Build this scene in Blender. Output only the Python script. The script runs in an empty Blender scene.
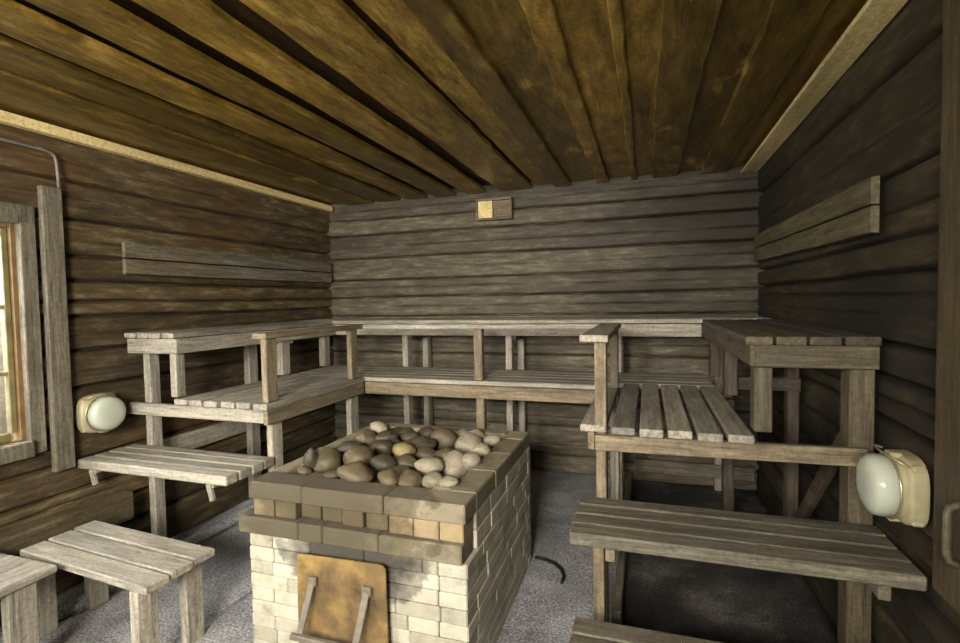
import bpy, bmesh, math, random
from mathutils import Vector, Matrix, noise
random.seed(7)
S = bpy.context.scene
COL = S.collection

# ---------------------------------------------------------------- camera
def make_camera():
    f_px, yaw, pit, rol = 505.892, math.radians(18.28), math.radians(2.358), math.radians(-1.023)
    fw = Vector((-math.sin(yaw)*math.cos(pit), math.cos(yaw)*math.cos(pit), -math.sin(pit)))
    rt = Vector((math.cos(yaw), math.sin(yaw), 0)); up = rt.cross(fw)
    r2 = rt*math.cos(rol) + up*math.sin(rol); u2 = up*math.cos(rol) - rt*math.sin(rol)
    cd = bpy.data.cameras.new('camera'); co = bpy.data.objects.new('camera', cd); COL.objects.link(co)
    M = Matrix((r2, u2, -fw)).transposed().to_4x4(); M.translation = (0, 0, 1.5)
    co.matrix_world = M
    cd.sensor_width = 36; cd.sensor_fit = 'HORIZONTAL'; cd.lens = f_px/960*36; cd.clip_start = .05
    S.camera = co
make_camera()

# ---------------------------------------------------------------- world and light
def make_world():
    w = bpy.data.worlds.new('world'); S.world = w; w.use_nodes = True
    n = w.node_tree.nodes; bg = n['Background']
    bg.inputs[0].default_value = (.86, .93, 1.0, 1); bg.inputs[1].default_value = 1.6
make_world()
def area(name, loc, target, sx, sy, power, col, spread=180):
    ld = bpy.data.lights.new(name, 'AREA'); ld.shape = 'RECTANGLE'; ld.size = sx; ld.size_y = sy
    ld.energy = power; ld.color = col; ld.spread = math.radians(spread)
    o = bpy.data.objects.new(name, ld); COL.objects.link(o); o.location = loc
    o.rotation_euler = (Vector(target)-Vector(loc)).to_track_quat('-Z', 'Y').to_euler()
    return o
area('daylight_through_doorway', (-.40, -1.42, 1.88), (-1.8, 3.0, .7), .9, .8, 66, (1, .96, .89), 105)
area('daylight_through_window', (-3.55, .85, 1.95), (-1.6, 2.0, .7), .9, .9, 120, (.93, .96, 1.0))
area('added_front_fill', (-2.2, -1.42, 2.1), (-1.7, 3.4, .7), .8, .45, 34, (1, .97, .93), 120)  # added light behind the viewer, set high to brighten the bench tops
S.view_settings.view_transform = 'Standard'; S.view_settings.look = 'None'
S.view_settings.exposure = 0.30; S.view_settings.gamma = 1; S.view_settings.use_curve_mapping = False

# ---------------------------------------------------------------- materials
def newmat(name):
    m = bpy.data.materials.new(name); m.use_nodes = True
    nt = m.node_tree; b = nt.nodes['Principled BSDF']
    return m, nt, b
def N(nt, t, **k):
    n = nt.nodes.new(t)
    for a, v in k.items():
        if a.startswith('i_'):
            key = a[2:].replace('_', ' '); n.inputs[key].default_value = v
        else: setattr(n, a, v)
    return n
def ramp(nt, fac, stops):
    r = nt.nodes.new('ShaderNodeValToRGB'); nt.links.new(fac, r.inputs[0])
    e = r.color_ramp.elements
    while len(e) < len(stops): e.new(.5)
    for i, (p, c) in enumerate(stops): e[i].position = p; e[i].color = (*c, 1)
    return r.outputs[0]
def mixc(nt, fac, a, b, mode='MIX'):
    m = nt.nodes.new('ShaderNodeMix'); m.data_type = 'RGBA'; m.blend_type = mode; m.clamp_factor = True
    for s, v in ((0, fac), (6, a), (7, b)):
        if hasattr(v, 'links'): nt.links.new(v, m.inputs[s])
        elif s == 0: m.inputs[0].default_value = v
        else: m.inputs[s].default_value = (*v, 1)
    return m.outputs[2]
def wood(name, axis, dark, mid, light, rough=.7, patch=None, patch_scale=1.2, patch_lo=.5, patch_hi=.62, grain=55, island=.35, bump=.25, cracks=.6, knots=False, tone=False, speck=.7, big=.85):
    m, nt, b = newmat(name); L = nt.links.new
    tc = N(nt, 'ShaderNodeTexCoord'); geo = N(nt, 'ShaderNodeNewGeometry')
    add = N(nt, 'ShaderNodeVectorMath', operation='ADD'); sc = N(nt, 'ShaderNodeVectorMath', operation='SCALE')
    sc.inputs[0].default_value = (9.1, 6.3, 4.7); L(geo.outputs['Random Per Island'], sc.inputs['Scale'])
    L(tc.outputs['Object'], add.inputs[0]); L(sc.outputs[0], add.inputs[1])
    def mapped(st, gr):
        mp = N(nt, 'ShaderNodeMapping'); s = [gr]*3; s['xyz'.index(axis)] = st
        mp.inputs['Scale'].default_value = s; L(add.outputs[0], mp.inputs[0]); return mp.outputs[0]
    n1 = N(nt, 'ShaderNodeTexNoise', i_Scale=1.0, i_Detail=8.0, i_Roughness=.75); L(mapped(4.5, grain), n1.inputs[0])
    n5 = N(nt, 'ShaderNodeTexNoise', i_Scale=60.0, i_Detail=4.0, i_Roughness=.8); L(add.outputs[0], n5.inputs[0])
    n2 = N(nt, 'ShaderNodeTexNoise', i_Scale=1.0, i_Detail=4.0, i_Roughness=.6); L(mapped(.9, 7), n2.inputs[0])
    n3 = N(nt, 'ShaderNodeTexNoise', i_Scale=1.0, i_Detail=2.0, i_Distortion=.3); L(mapped(.8, 34), n3.inputs[0])
    c = ramp(nt, n1.outputs[0], [(.28, dark), (.52, mid), (.74, light)])
    c2 = ramp(nt, n2.outputs[0], [(.3, (.55, .55, .55)), (.5, (.95, .95, .95)), (.72, (1.25, 1.22, 1.18))])
    c = mixc(nt, big, c, c2, 'MULTIPLY')
    crk = ramp(nt, n3.outputs[0], [(.485, (1, 1, 1)), (.5, (.25, .22, .2)), (.515, (1, 1, 1))])
    c = mixc(nt, cracks, c, crk, 'MULTIPLY')
    c = mixc(nt, speck, c, ramp(nt, n5.outputs[0], [(.34, (.55, .53, .5)), (.5, (1, 1, 1)), (.68, (1.35, 1.35, 1.35))]), 'MULTIPLY')
    if tone:
        at = N(nt, 'ShaderNodeAttribute', attribute_name='tone'); c = mixc(nt, 1.0, c, at.outputs['Color'], 'MULTIPLY')
    isl = ramp(nt, geo.outputs['Random Per Island'], [(0, (1-island,)*3), (1, (1+island*.6, 1+island*.5, 1+island*.4))])
    c = mixc(nt, 1.0, c, isl, 'MULTIPLY')
    if knots:
        v = N(nt, 'ShaderNodeTexVoronoi', i_Scale=1.0); L(mapped(3.0, 8.5), v.inputs[0])
        kf = ramp(nt, v.outputs[0], [(.05, (1, 1, 1)), (.11, (0, 0, 0))])
        c = mixc(nt, kf, c, tuple(x*.45 for x in mid))
    if patch:
        n4 = N(nt, 'ShaderNodeTexNoise', i_Scale=patch_scale, i_Detail=5.0, i_Roughness=.6)
        mp = N(nt, 'ShaderNodeMapping'); s = [1, 1, 1]; s['xyz'.index(axis)] = .45; mp.inputs['Scale'].default_value = s
        L(tc.outputs['Object'], mp.inputs[0]); L(mp.outputs[0], n4.inputs[0])
        f = ramp(nt, n4.outputs[0], [(patch_lo, (0, 0, 0)), (patch_hi, (1, 1, 1))])
        pc = mixc(nt, .8, patch, ramp(nt, n1.outputs[0], [(.3, (.5, .5, .5)), (.7, (1.3, 1.3, 1.3))]), 'MULTIPLY')
        c = mixc(nt, f, c, pc)
    L(c, b.inputs['Base Color']); b.inputs['Roughness'].default_value = rough
    bp = N(nt, 'ShaderNodeBump', i_Strength=bump, i_Distance=.006); L(n1.outputs[0], bp.inputs['Height'])
    bp2 = N(nt, 'ShaderNodeBump', i_Strength=bump*1.2, i_Distance=.006)
    L(crk, bp2.inputs['Height']); L(bp.outputs[0], bp2.inputs['Normal']); L(bp2.outputs[0], b.inputs['Normal'])
    return m
M = {}
for ax in 'xyz':
    M['bench_'+ax] = wood('weathered_bench_wood_'+ax, ax, (.17, .148, .105), (.37, .335, .255), (.60, .56, .455), patch=(.34, .22, .12), patch_lo=.62, patch_hi=.80)
    M['warm_'+ax] = wood('warm_bench_wood_'+ax, ax, (.085, .062, .032), (.225, .175, .10), (.42, .345, .22), patch=(.20, .17, .11), patch_lo=.5, patch_hi=.7)
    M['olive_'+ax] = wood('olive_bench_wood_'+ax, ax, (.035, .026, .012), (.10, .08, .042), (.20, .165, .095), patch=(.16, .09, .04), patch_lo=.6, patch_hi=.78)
    M['dark_'+ax] = wood('dark_timber_'+ax, ax, (.025, .018, .01), (.075, .053, .03), (.16, .12, .075))
    M['trimboard_'+ax] = wood('grey_board_'+ax, ax, (.08, .067, .042), (.20, .175, .118), (.40, .36, .265), patch=(.16, .10, .05), patch_lo=.55, patch_hi=.75)
M['sill'] = wood('sill_timber_wood', 'y', (.03, .022, .010), (.10, .078, .036), (.22, .18, .10), grain=25)
M['rboard'] = wood('olive_wall_board', 'y', (.05, .04, .018), (.15, .122, .06), (.27, .23, .13))
M['plankr'] = wood('brown_plank', 'z', (.02, .014, .005), (.07, .05, .02), (.14, .10, .045))
M['step_x'] = wood('step_wood', 'x', (.055, .046, .028), (.15, .132, .088), (.30, .27, .19))
M['pale_batten'] = wood('pale_batten_wood', 'y', (.74, .54, .20), (.92, .72, .32), (.95, .80, .44), island=.05, cracks=.1, bump=.08)
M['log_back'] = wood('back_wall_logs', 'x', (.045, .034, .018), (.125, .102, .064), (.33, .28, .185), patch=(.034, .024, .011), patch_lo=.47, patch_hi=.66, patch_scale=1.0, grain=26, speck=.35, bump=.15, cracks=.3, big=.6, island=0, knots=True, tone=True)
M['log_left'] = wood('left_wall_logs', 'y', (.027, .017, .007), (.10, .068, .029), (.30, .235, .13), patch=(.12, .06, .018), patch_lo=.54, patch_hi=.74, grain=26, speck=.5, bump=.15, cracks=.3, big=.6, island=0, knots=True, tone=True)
M['log_right'] = wood('right_wall_logs', 'y', (.010, .007, .002), (.038, .027, .009), (.13, .098, .038), patch=(.012, .008, .003), patch_lo=.46, patch_hi=.62, grain=24, speck=.4, bump=.15, cracks=.3, big=.6, island=0, tone=True)  # dark log colour that also carries the shade of the right corner
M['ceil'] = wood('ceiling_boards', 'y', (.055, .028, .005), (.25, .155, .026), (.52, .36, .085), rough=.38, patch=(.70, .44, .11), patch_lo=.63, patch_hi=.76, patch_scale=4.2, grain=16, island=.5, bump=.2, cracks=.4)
M['ceil_dark'] = wood('ceiling_upper_boards', 'y', (.008, .004, .001), (.035, .018, .005), (.08, .045, .012), rough=.5, island=.3)

def brickmat(name, base, dark, soot=None, sootcol=(.028, .022, .015)):
    m, nt, b = newmat(name); L = nt.links.new
    tc = N(nt, 'ShaderNodeTexCoord'); geo = N(nt, 'ShaderNodeNewGeometry')
    n1 = N(nt, 'ShaderNodeTexNoise', i_Scale=11.0, i_Detail=8.0, i_Roughness=.7); L(tc.outputs['Object'], n1.inputs[0])
    n2 = N(nt, 'ShaderNodeTexNoise', i_Scale=120.0, i_Detail=3.0); L(tc.outputs['Object'], n2.inputs[0])
    c = ramp(nt, n1.outputs[0], [(.28, dark), (.5, base), (.75, tuple(min(x*1.22, .9) for x in base))])
    c = mixc(nt, 1.0, c, ramp(nt, geo.outputs['Random Per Island'], [(0, (.78, .76, .70)), (.5, (1, 1, 1)), (1, (1.12, 1.1, 1.06))]), 'MULTIPLY')
    if soot:   # smoke stains above and beside the fire door
        sp = N(nt, 'ShaderNodeSeparateXYZ'); L(tc.outputs['Object'], sp.inputs[0])
        def math_(op, a, bb=None):
            q = N(nt, 'ShaderNodeMath', operation=op)
            for i, v in enumerate((a, bb)):
                if v is None: continue
                if hasattr(v, 'links'): L(v, q.inputs[i])
                else: q.inputs[i].default_value = v
            return q.outputs[0]
        dx = math_('DIVIDE', math_('SUBTRACT', sp.outputs[0], soot[0]), soot[2])
        dz = math_('DIVIDE', math_('SUBTRACT', sp.outputs[2], soot[1]), soot[3])
        r = math_('SQRT', math_('ADD', math_('MULTIPLY', dx, dx), math_('MULTIPLY', dz, dz)))
        r = math_('ADD', r, math_('MULTIPLY', math_('SUBTRACT', n1.outputs[0], .5), .9))
        yf = math_('LESS_THAN', sp.outputs[1], soot[4])
        f = ramp(nt, r, [(.55, (.92, .92, .92)), (.95, (.45, .45, .45)), (1.3, (0, 0, 0))])
        f = mixc(nt, 1.0, f, yf, 'MULTIPLY')
        c = mixc(nt, f, c, sootcol)
    L(c, b.inputs['Base Color']); b.inputs['Roughness'].default_value = .85
    bp = N(nt, 'ShaderNodeBump', i_Strength=.5, i_Distance=.004); L(n2.outputs[0], bp.inputs['Height'])
    bq = N(nt, 'ShaderNodeBump', i_Strength=.5, i_Distance=.008); L(n1.outputs[0], bq.inputs['Height']); L(bp.outputs[0], bq.inputs['Normal'])
    L(bq.outputs[0], b.inputs['Normal'])
    return m
M['brick'] = brickmat('cream_brick', (.42, .39, .295), (.25, .22, .15), soot=(.0, .50, .36, .19, -.5))
M['brick_rim'] = brickmat('greyed_rim_brick', (.22, .185, .115), (.10, .08, .043), soot=(-.20, .66, .58, .30, -.4), sootcol=(.065, .050, .025))
M['brick_dent'] = brickmat('tan_header_brick', (.27, .20, .105), (.11, .078, .035), soot=(-.12, .65, .38, .30, -.3), sootcol=(.06, .045, .02))
M['brick_core'] = brickmat('sooty_inner_brick', (.03, .025, .018), (.012, .01, .008))

def rustmat():
    m, nt, b = newmat('rusty_plate'); L = nt.links.new
    tc = N(nt, 'ShaderNodeTexCoord')
    n = N(nt, 'ShaderNodeTexNoise', i_Scale=7.0, i_Detail=7.0, i_Roughness=.65); L(tc.outputs['Object'], n.inputs[0])
    c = ramp(nt, n.outputs[0], [(.3, (.06, .04, .02)), (.5, (.19, .12, .045)), (.68, (.36, .235, .07))])
    L(c, b.inputs['Base Color']); b.inputs['Roughness'].default_value = .55; b.inputs['Metallic'].default_value = .25
    return m
M['rust'] = rustmat()
def plain(name, col, rough=.6, metal=0, noise_amt=.25, scale=30):
    m, nt, b = newmat(name); L = nt.links.new
    tc = N(nt, 'ShaderNodeTexCoord')
    n = N(nt, 'ShaderNodeTexNoise', i_Scale=float(scale), i_Detail=5.0); L(tc.outputs['Object'], n.inputs[0])
    c = ramp(nt, n.outputs[0], [(.3, tuple(x*(1-noise_amt) for x in col)), (.7, tuple(min(x*(1+noise_amt), 1) for x in col))])
    L(c, b.inputs['Base Color']); b.inputs['Roughness'].default_value = rough; b.inputs['Metallic'].default_value = metal
    return m
M['iron'] = plain('grey_iron', (.16, .135, .095), .6, .2)
M['cream_enamel'] = plain('cream_porcelain', (.40, .345, .19), .4, 0, .15, 14)
M['brass'] = plain('tarnished_wire', (.55, .47, .28), .35, .7)
M['cable_grey'] = plain('grey_conduit', (.20, .18, .14), .5)
M['black_rubber'] = plain('black_rubber', (.012, .012, .012), .5)
M['pane_frame'] = plain('honey_window_wood', (.20, .12, .04), .5, 0, .3, 12)
M['sash'] = plain('yellowed_sash_wood', (.20, .165, .065), .5, 0, .35, 10)
M['white_frame'] = plain('white_window_paint', (.40, .34, .22), .5, 0, .1, 12)
def glassdome():
    m, nt, b = newmat('milky_glass')
    b.inputs['Base Color'].default_value = (.62, .64, .50, 1); b.inputs['Roughness'].default_value = .14
    b.inputs['Transmission Weight'].default_value = .2; b.inputs['IOR'].default_value = 1.35
    b.inputs['Coat Weight'].default_value = .4; b.inputs['Coat Roughness'].default_value = .05
    return m
M['dome'] = glassdome()
def paneglass():
    m, nt, b = newmat('window_glass'); b.inputs['Base Color'].default_value = (1, 1, 1, 1)
    b.inputs['Roughness'].default_value = 0; b.inputs['Transmission Weight'].default_value = 1; b.inputs['IOR'].default_value = 1.01
    return m
M['glass'] = paneglass()
def stonemat(name, a, bcol):
    m, nt, b = newmat(name); L = nt.links.new
    tc = N(nt, 'ShaderNodeTexCoord'); oi = N(nt, 'ShaderNodeObjectInfo')
    add = N(nt, 'ShaderNodeVectorMath', operation='ADD'); L(tc.outputs['Object'], add.inputs[0]); L(oi.outputs['Random'], add.inputs[1])
    n = N(nt, 'ShaderNodeTexNoise', i_Scale=16.0, i_Detail=8.0, i_Roughness=.6); L(add.outputs[0], n.inputs[0])
    c = ramp(nt, n.outputs[0], [(.3, a), (.55, bcol), (.75, tuple(x*1.3 for x in bcol))])
    c = mixc(nt, 1.0, c, ramp(nt, oi.outputs['Random'], [(0, (.75, .72, .66)), (1, (1.15, 1.12, 1.05))]), 'MULTIPLY')
    L(c, b.inputs['Base Color']); b.inputs['Roughness'].default_value = .6
    bp = N(nt, 'ShaderNodeBump', i_Strength=.3, i_Distance=.004); L(n.outputs[0], bp.inputs['Height']); L(bp.outputs[0], b.inputs['Normal'])
    return m
M['stone_dark'] = stonemat('dark_brown_stone', (.02, .015, .008), (.055, .042, .022))
M['stone_brown'] = stonemat('brown_stone', (.04, .03, .015), (.10, .078, .042))
M['stone_light'] = stonemat('pale_grey_stone', (.13, .11, .07), (.29, .255, .18))
M['stone_yellow'] = stonemat('ochre_stone', (.10, .08, .03), (.26, .21, .085))
def concrete(name, cols, spk, bstr=.6):
    m, nt, b = newmat(name); L = nt.links.new
    tc = N(nt, 'ShaderNodeTexCoord')
    n = N(nt, 'ShaderNodeTexNoise', i_Scale=2.2, i_Detail=9.0, i_Roughness=.65); L(tc.outputs['Object'], n.inputs[0])
    n2 = N(nt, 'ShaderNodeTexNoise', i_Scale=95.0, i_Detail=3.0, i_Roughness=.7); L(tc.outputs['Object'], n2.inputs[0])
    c = ramp(nt, n.outputs[0], [(.3, cols[0]), (.52, cols[1]), (.72, cols[2])])
    c = mixc(nt, 1.0, c, ramp(nt, n2.outputs[0], [(.33, (1-spk,)*3), (.52, (1, 1, 1)), (.68, (1+spk*1.3,)*3)]), 'MULTIPLY')
    L(c, b.inputs['Base Color']); b.inputs['Roughness'].default_value = .75
    bp = N(nt, 'ShaderNodeBump', i_Strength=bstr, i_Distance=.006); L(n2.outputs[0], bp.inputs['Height']); L(bp.outputs[0], b.inputs['Normal'])
    return m
M['concrete'] = concrete('grey_concrete', ((.19, .188, .18), (.36, .355, .345), (.62, .61, .59)), .7)
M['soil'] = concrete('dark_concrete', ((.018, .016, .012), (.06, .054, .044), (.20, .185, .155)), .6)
M['gravel'] = concrete('pale_gravel', ((.45, .43, .40), (.62, .6, .58), (.75, .74, .72)), .3)
M['leaf'] = plain('green_leaves', (.10, .20, .04), .6, 0, .5, 9)
M['bark'] = plain('bark', (.09, .065, .045), .8)

# ---------------------------------------------------------------- helpers
class MB:
    def __init__(s, origin=(0, 0, 0)): s.bm = bmesh.new(); s.o = Vector(origin)
    def box(s, x0, x1, y0, y1, z0, z1, bev=.004, rot=None, seg=1):
        b = bmesh.new(); bmesh.ops.create_cube(b, size=1)
        c = Vector(((x0+x1)/2, (y0+y1)/2, (z0+z1)/2)); d = (abs(x1-x0), abs(y1-y0), abs(z1-z0))
        for v in b.verts: v.co = Vector((v.co[i]*d[i] for i in range(3)))
        if bev: bmesh.ops.bevel(b, geom=b.edges[:], offset=min(bev, min(d)*.4), segments=seg, affect='EDGES', profile=.6)
        if rot: bmesh.ops.rotate(b, verts=b.verts[:], cent=(0, 0, 0), matrix=rot)
        for v in b.verts: v.co += c - s.o
        s.join(b)
    def beam(s, p, q, w, h, bev=.004, up=(0, 0, 1)):
        p, q = Vector(p), Vector(q); d = q-p; L = d.length
        b = bmesh.new(); bmesh.ops.create_cube(b, size=1)
        for v in b.verts: v.co = Vector((v.co.x*w, v.co.y*h, v.co.z*L))
        if bev: bmesh.ops.bevel(b, geom=b.edges[:], offset=bev, segments=1, affect='EDGES')
        z = d.normalized(); x = z.cross(Vector(up)).normalized(); y = z.cross(x)
        R = Matrix((x, y, z)).transposed()
        for v in b.verts: v.co = R @ v.co + (p+q)/2 - s.o
        s.join(b)
    def join(s, b):
        bmesh.ops.recalc_face_normals(b, faces=b.faces[:])
        me = bpy.data.meshes.new('t'); b.to_mesh(me); b.free(); s.bm.from_mesh(me); bpy.data.meshes.remove(me)
    def tube(s, pts, r, n=8, close=True):
        pts = [Vector(p) for p in pts]; rings = []; b = bmesh.new(); prev = None
        for i, p in enumerate(pts):
            t = (pts[min(i+1, len(pts)-1)]-pts[max(i-1, 0)]).normalized()
            a = prev if prev else (Vector((0, 0, 1)) if abs(t.z) < .9 else Vector((1, 0, 0)))
            x = (a - t*a.dot(t)).normalized(); prev = x; y = t.cross(x)
            rings.append([b.verts.new(p - s.o + (x*math.cos(2*math.pi*k/n)+y*math.sin(2*math.pi*k/n))*r) for k in range(n)])
        for A, B in zip(rings, rings[1:]):
            for k in range(n): b.faces.new((A[k], A[(k+1) % n], B[(k+1) % n], B[k]))
        b.faces.new(rings[0][::-1]); b.faces.new(rings[-1]); s.join(b)
    def loft(s, rings, axisfn=None, cap=True):
        b = bmesh.new(); R = [[b.verts.new(Vector(p)-s.o) for p in r] for r in rings]
        for A, B in zip(R, R[1:]):
            n = len(A)
            for k in range(n): b.faces.new((A[k], A[(k+1) % n], B[(k+1) % n], B[k]))
        if cap: b.faces.new(R[0][::-1]); b.faces.new(R[-1])
        s.join(b)
    def build(s, name, mat, parent=None, smooth=False):
        me = bpy.data.meshes.new(name); s.bm.to_mesh(me); s.bm.free()
        if smooth:
            for p in me.polygons: p.use_smooth = True
        me.materials.append(mat)
        o = bpy.data.objects.new(name, me); COL.objects.link(o)
        if parent is None: o.location = s.o
        else:
            o.parent = parent; acc = Vector((0, 0, 0)); q = parent
            while q: acc += q.location; q = q.parent
            o.location = s.o - acc
        return o
def thing(name, label, cat, loc, group=None):
    o = bpy.data.objects.new(name, None); o.empty_display_size = .1; COL.objects.link(o); o.location = loc
    o['label'] = label; o['category'] = cat
    if group: o['group'] = group
    return o
def tag(o, label, cat, group=None):
    o['label'] = label; o['category'] = cat
    if group: o['group'] = group
    return o
def struct(o): o['kind'] = 'structure'; return o
rnd = lambda a: random.uniform(-a, a)

# ---------------------------------------------------------------- the log room
XL, XR, YB, YF, ZC = -2.98, .80, 4.33, -1.5, 2.46
def logface(name, mat, u0, u1, lines, place, seed, z0=-.04, z1=2.545, holes=(), du=.045, dz=.0055, sw=.0085, amp=1.0):
    """wall face of hewn logs: u runs along the wall, relief d points into the room"""
    us = [u0 + (u1-u0)*i/round((u1-u0)/du) for i in range(round((u1-u0)/du)+1)]
    zs = [z0 + (z1-z0)*i/round((z1-z0)/dz) for i in range(round((z1-z0)/dz)+1)]
    for h in holes:
        for lst, vals in ((us, h[:2]), (zs, h[2:])):
            for v in vals:
                k = min(range(len(lst)), key=lambda i: abs(lst[i]-v)); lst[k] = v
    rs = random.Random(seed); tilt = [rs.uniform(-.010, .010) for _ in lines]
    ph = [rs.uniform(0, 50) for _ in lines]; off = [rs.uniform(0, .012) for _ in lines]
    bm = bmesh.new(); grid = []; tl = bm.verts.layers.float_color.new('tone'); tones = [rs.uniform(.62, 1.38) for _ in range(len(lines)+2)]
    for u in us:
        bz = []
        for i, (z, st) in enumerate(lines):
            t = (u-u0)/(u1-u0)-.5 if len(us) else 0
            bz.append(z + tilt[i]*t + .009*noise.noise(Vector((u*.8, ph[i], 0))) + .004*noise.noise(Vector((u*6, ph[i], 3))))
        col = []
        for z in zs:
            d = 0; last = -.1; nxt = 2.6; oi = 0
            for i, b in enumerate(bz):
                if lines[i][1]:
                    if b <= z: last = b; oi = i+1
                    elif b < nxt: nxt = b
                    a = abs(z-b); d -= .042*math.exp(-(a/sw)**2)
                else:
                    a = abs(z-b); vis = .5+.9*noise.noise(Vector((u*1.7, ph[i], 9)))
                    d -= .018*max(vis, 0)*math.exp(-(a/.006)**2)
            t = 2*(z-last)/(nxt-last)-1
            d += .009*(1-abs(t)**3) - .009 + off[oi % len(off)]*.7 - .008 + .003*noise.noise(Vector((u*1.5, z*6, seed))) + .0015*noise.noise(Vector((u*9, z*45, seed)))
            vv = bm.verts.new(place(u, z, d*amp)); tv = tones[oi % len(tones)]; vv[tl] = (tv, tv, tv*.97, 1); col.append(vv)
        grid.append(col)
    for i in range(len(us)-1):
        for j in range(len(zs)-1):
            cu, cz = (us[i]+us[i+1])/2, (zs[j]+zs[j+1])/2
            if any(h[0] < cu < h[1] and h[2] < cz < h[3] for h in holes): continue
            bm.faces.new((grid[i][j], grid[i+1][j], grid[i+1][j+1], grid[i][j+1]))
    loose = [v for v in bm.verts if not v.link_faces]; bmesh.ops.delete(bm, geom=loose, context='VERTS')
    # thickness: pull every border edge outwards
    be = [e for e in bm.edges if len(e.link_faces) == 1]
    r = bmesh.ops.extrude_edge_only(bm, edges=be)
    dirv = place(0, 0, 0) - place(0, 0, 1)
    bmesh.ops.translate(bm, verts=[g for g in r['geom'] if isinstance(g, bmesh.types.BMVert)], vec=dirv*.24)
    bmesh.ops.recalc_face_normals(bm, faces=bm.faces[:])
    me = bpy.data.meshes.new(name); bm.to_mesh(me); bm.free(); me.materials.append(mat)
    for p in me.polygons: p.use_smooth = True
    try: me.set_sharp_from_angle(angle=math.radians(50))
    except Exception: pass
    o = bpy.data.objects.new(name, me); COL.objects.link(o); return struct(o)
SB = [(.141, 1), (.238, 0), (.40, 1), (.48, 0), (.60, 1), (.70, 0), (.80, 1), (.92, 0), (1.02, 1), (1.11, 0), (1.19, 1), (1.29, 0), (1.37, 1), (1.46, 0), (1.552, 1), (1.64, 0), (1.722, 1), (1.82, 0), (1.93, 1), (2.032, 0), (2.156, 1), (2.30, 1), (2.39, 0)]
SL = [(.20, 1), (.36, 1), (.44, 0), (.50, 1), (.584, 0), (.656, 1), (.76, 0), (.85, 1), (.955, 0), (1.06, 1), (1.15, 0), (1.26, 1), (1.355, 0), (1.45, 1), (1.535, 1), (1.65, 1), (1.79, 1), (1.87, 0), (1.99, 1), (2.105, 0), (2.19, 1), (2.30, 0)]
SR = [(.18, 1), (.36, 1), (.47, 0), (.55, 1), (.66, 0), (.74, 1), (.90, 1), (1.05, 1), (1.13, 0), (1.20, 1), (1.32, 1), (1.425, 0), (1.50, 0), (1.57, 1), (1.69, 1), (1.78, 0), (1.915, 1), (2.06, 0), (2.27, 1)]
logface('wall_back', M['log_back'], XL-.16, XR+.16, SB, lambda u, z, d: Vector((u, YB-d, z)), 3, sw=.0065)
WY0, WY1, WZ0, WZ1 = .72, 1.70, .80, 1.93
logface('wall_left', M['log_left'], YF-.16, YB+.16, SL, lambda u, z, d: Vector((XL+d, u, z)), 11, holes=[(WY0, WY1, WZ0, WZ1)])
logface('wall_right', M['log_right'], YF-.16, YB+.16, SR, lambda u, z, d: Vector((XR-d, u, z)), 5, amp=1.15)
# the wall behind the viewer, with its doorway for daylight and an unseen opening added for the front fill
logface('wall_front', M['log_left'], XL-.16, XR+.16, SL, lambda u, z, d: Vector((u, YF+d-.02, z)), 8, holes=[(-.9, .1, .25, 2.36), (-2.65, -1.75, 1.5, 2.36)], dz=.02, du=.1)

# floor: slabs with a joint and a low rounded kerb
m = MB(); m.box(XL-.25, XR+.25, YF-.25, YB+.25, -.12, -.03, 0); struct(m.build('floor', M['concrete']))
def slab(name, x0, x1, y0, y1, z, mat, seed=0, amp=.006):
    bm = bmesh.new(); nx, ny = max(2, int((x1-x0)/.05)), int((y1-y0)/.05); g = []
    for i in range(nx+1):
        r = []
        for j in range(ny+1):
            x, y = x0+(x1-x0)*i/nx, y0+(y1-y0)*j/ny
            e = 0 if 0 < i < nx and 0 < j < ny else -.008
            r.append(bm.verts.new((x, y, z+e+amp*noise.noise(Vector((x*3, y*3, seed))))))
        g.append(r)
    for i in range(nx):
        for j in range(ny): bm.faces.new((g[i][j], g[i+1][j], g[i+1][j+1], g[i][j+1]))
    r = bmesh.ops.extrude_edge_only(bm, edges=[e for e in bm.edges if len(e.link_faces) == 1])
    for v in r['geom']:
        if isinstance(v, bmesh.types.BMVert): v.co.z = -.05
    bmesh.ops.recalc_face_normals(bm, faces=bm.faces[:])
    me = bpy.data.meshes.new(name); bm.to_mesh(me); bm.free(); me.materials.append(mat)
    for p in me.polygons: p.use_smooth = True
    o = bpy.data.objects.new(name, me); COL.objects.link(o); return struct(o)
slab('floor', XL, -2.705, YF, YB, -.012, M['concrete'], 1)
slab('floor', -2.685, -1.997, YF, YB, 0, M['concrete'], 2)
slab('floor', -1.977, -.14, YF, YB, .012, M['concrete'], 3, .008)
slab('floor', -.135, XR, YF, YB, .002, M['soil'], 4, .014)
m = MB(); ys = [YF+.02+i*.1 for i in range(int((YB-YF)/.1))]
m.loft([[(-2.76+.055*math.cos(a)+.006*noise.noise(Vector((y*2, 0, 0))), y, -.012+.045*math.sin(a)+.004*noise.noise(Vector((y*3, 1, 0)))) for a in [math.pi*k/10 for k in range(11)]] for y in ys])
struct(m.build('trim_1', M['concrete'], smooth=True))

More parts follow.
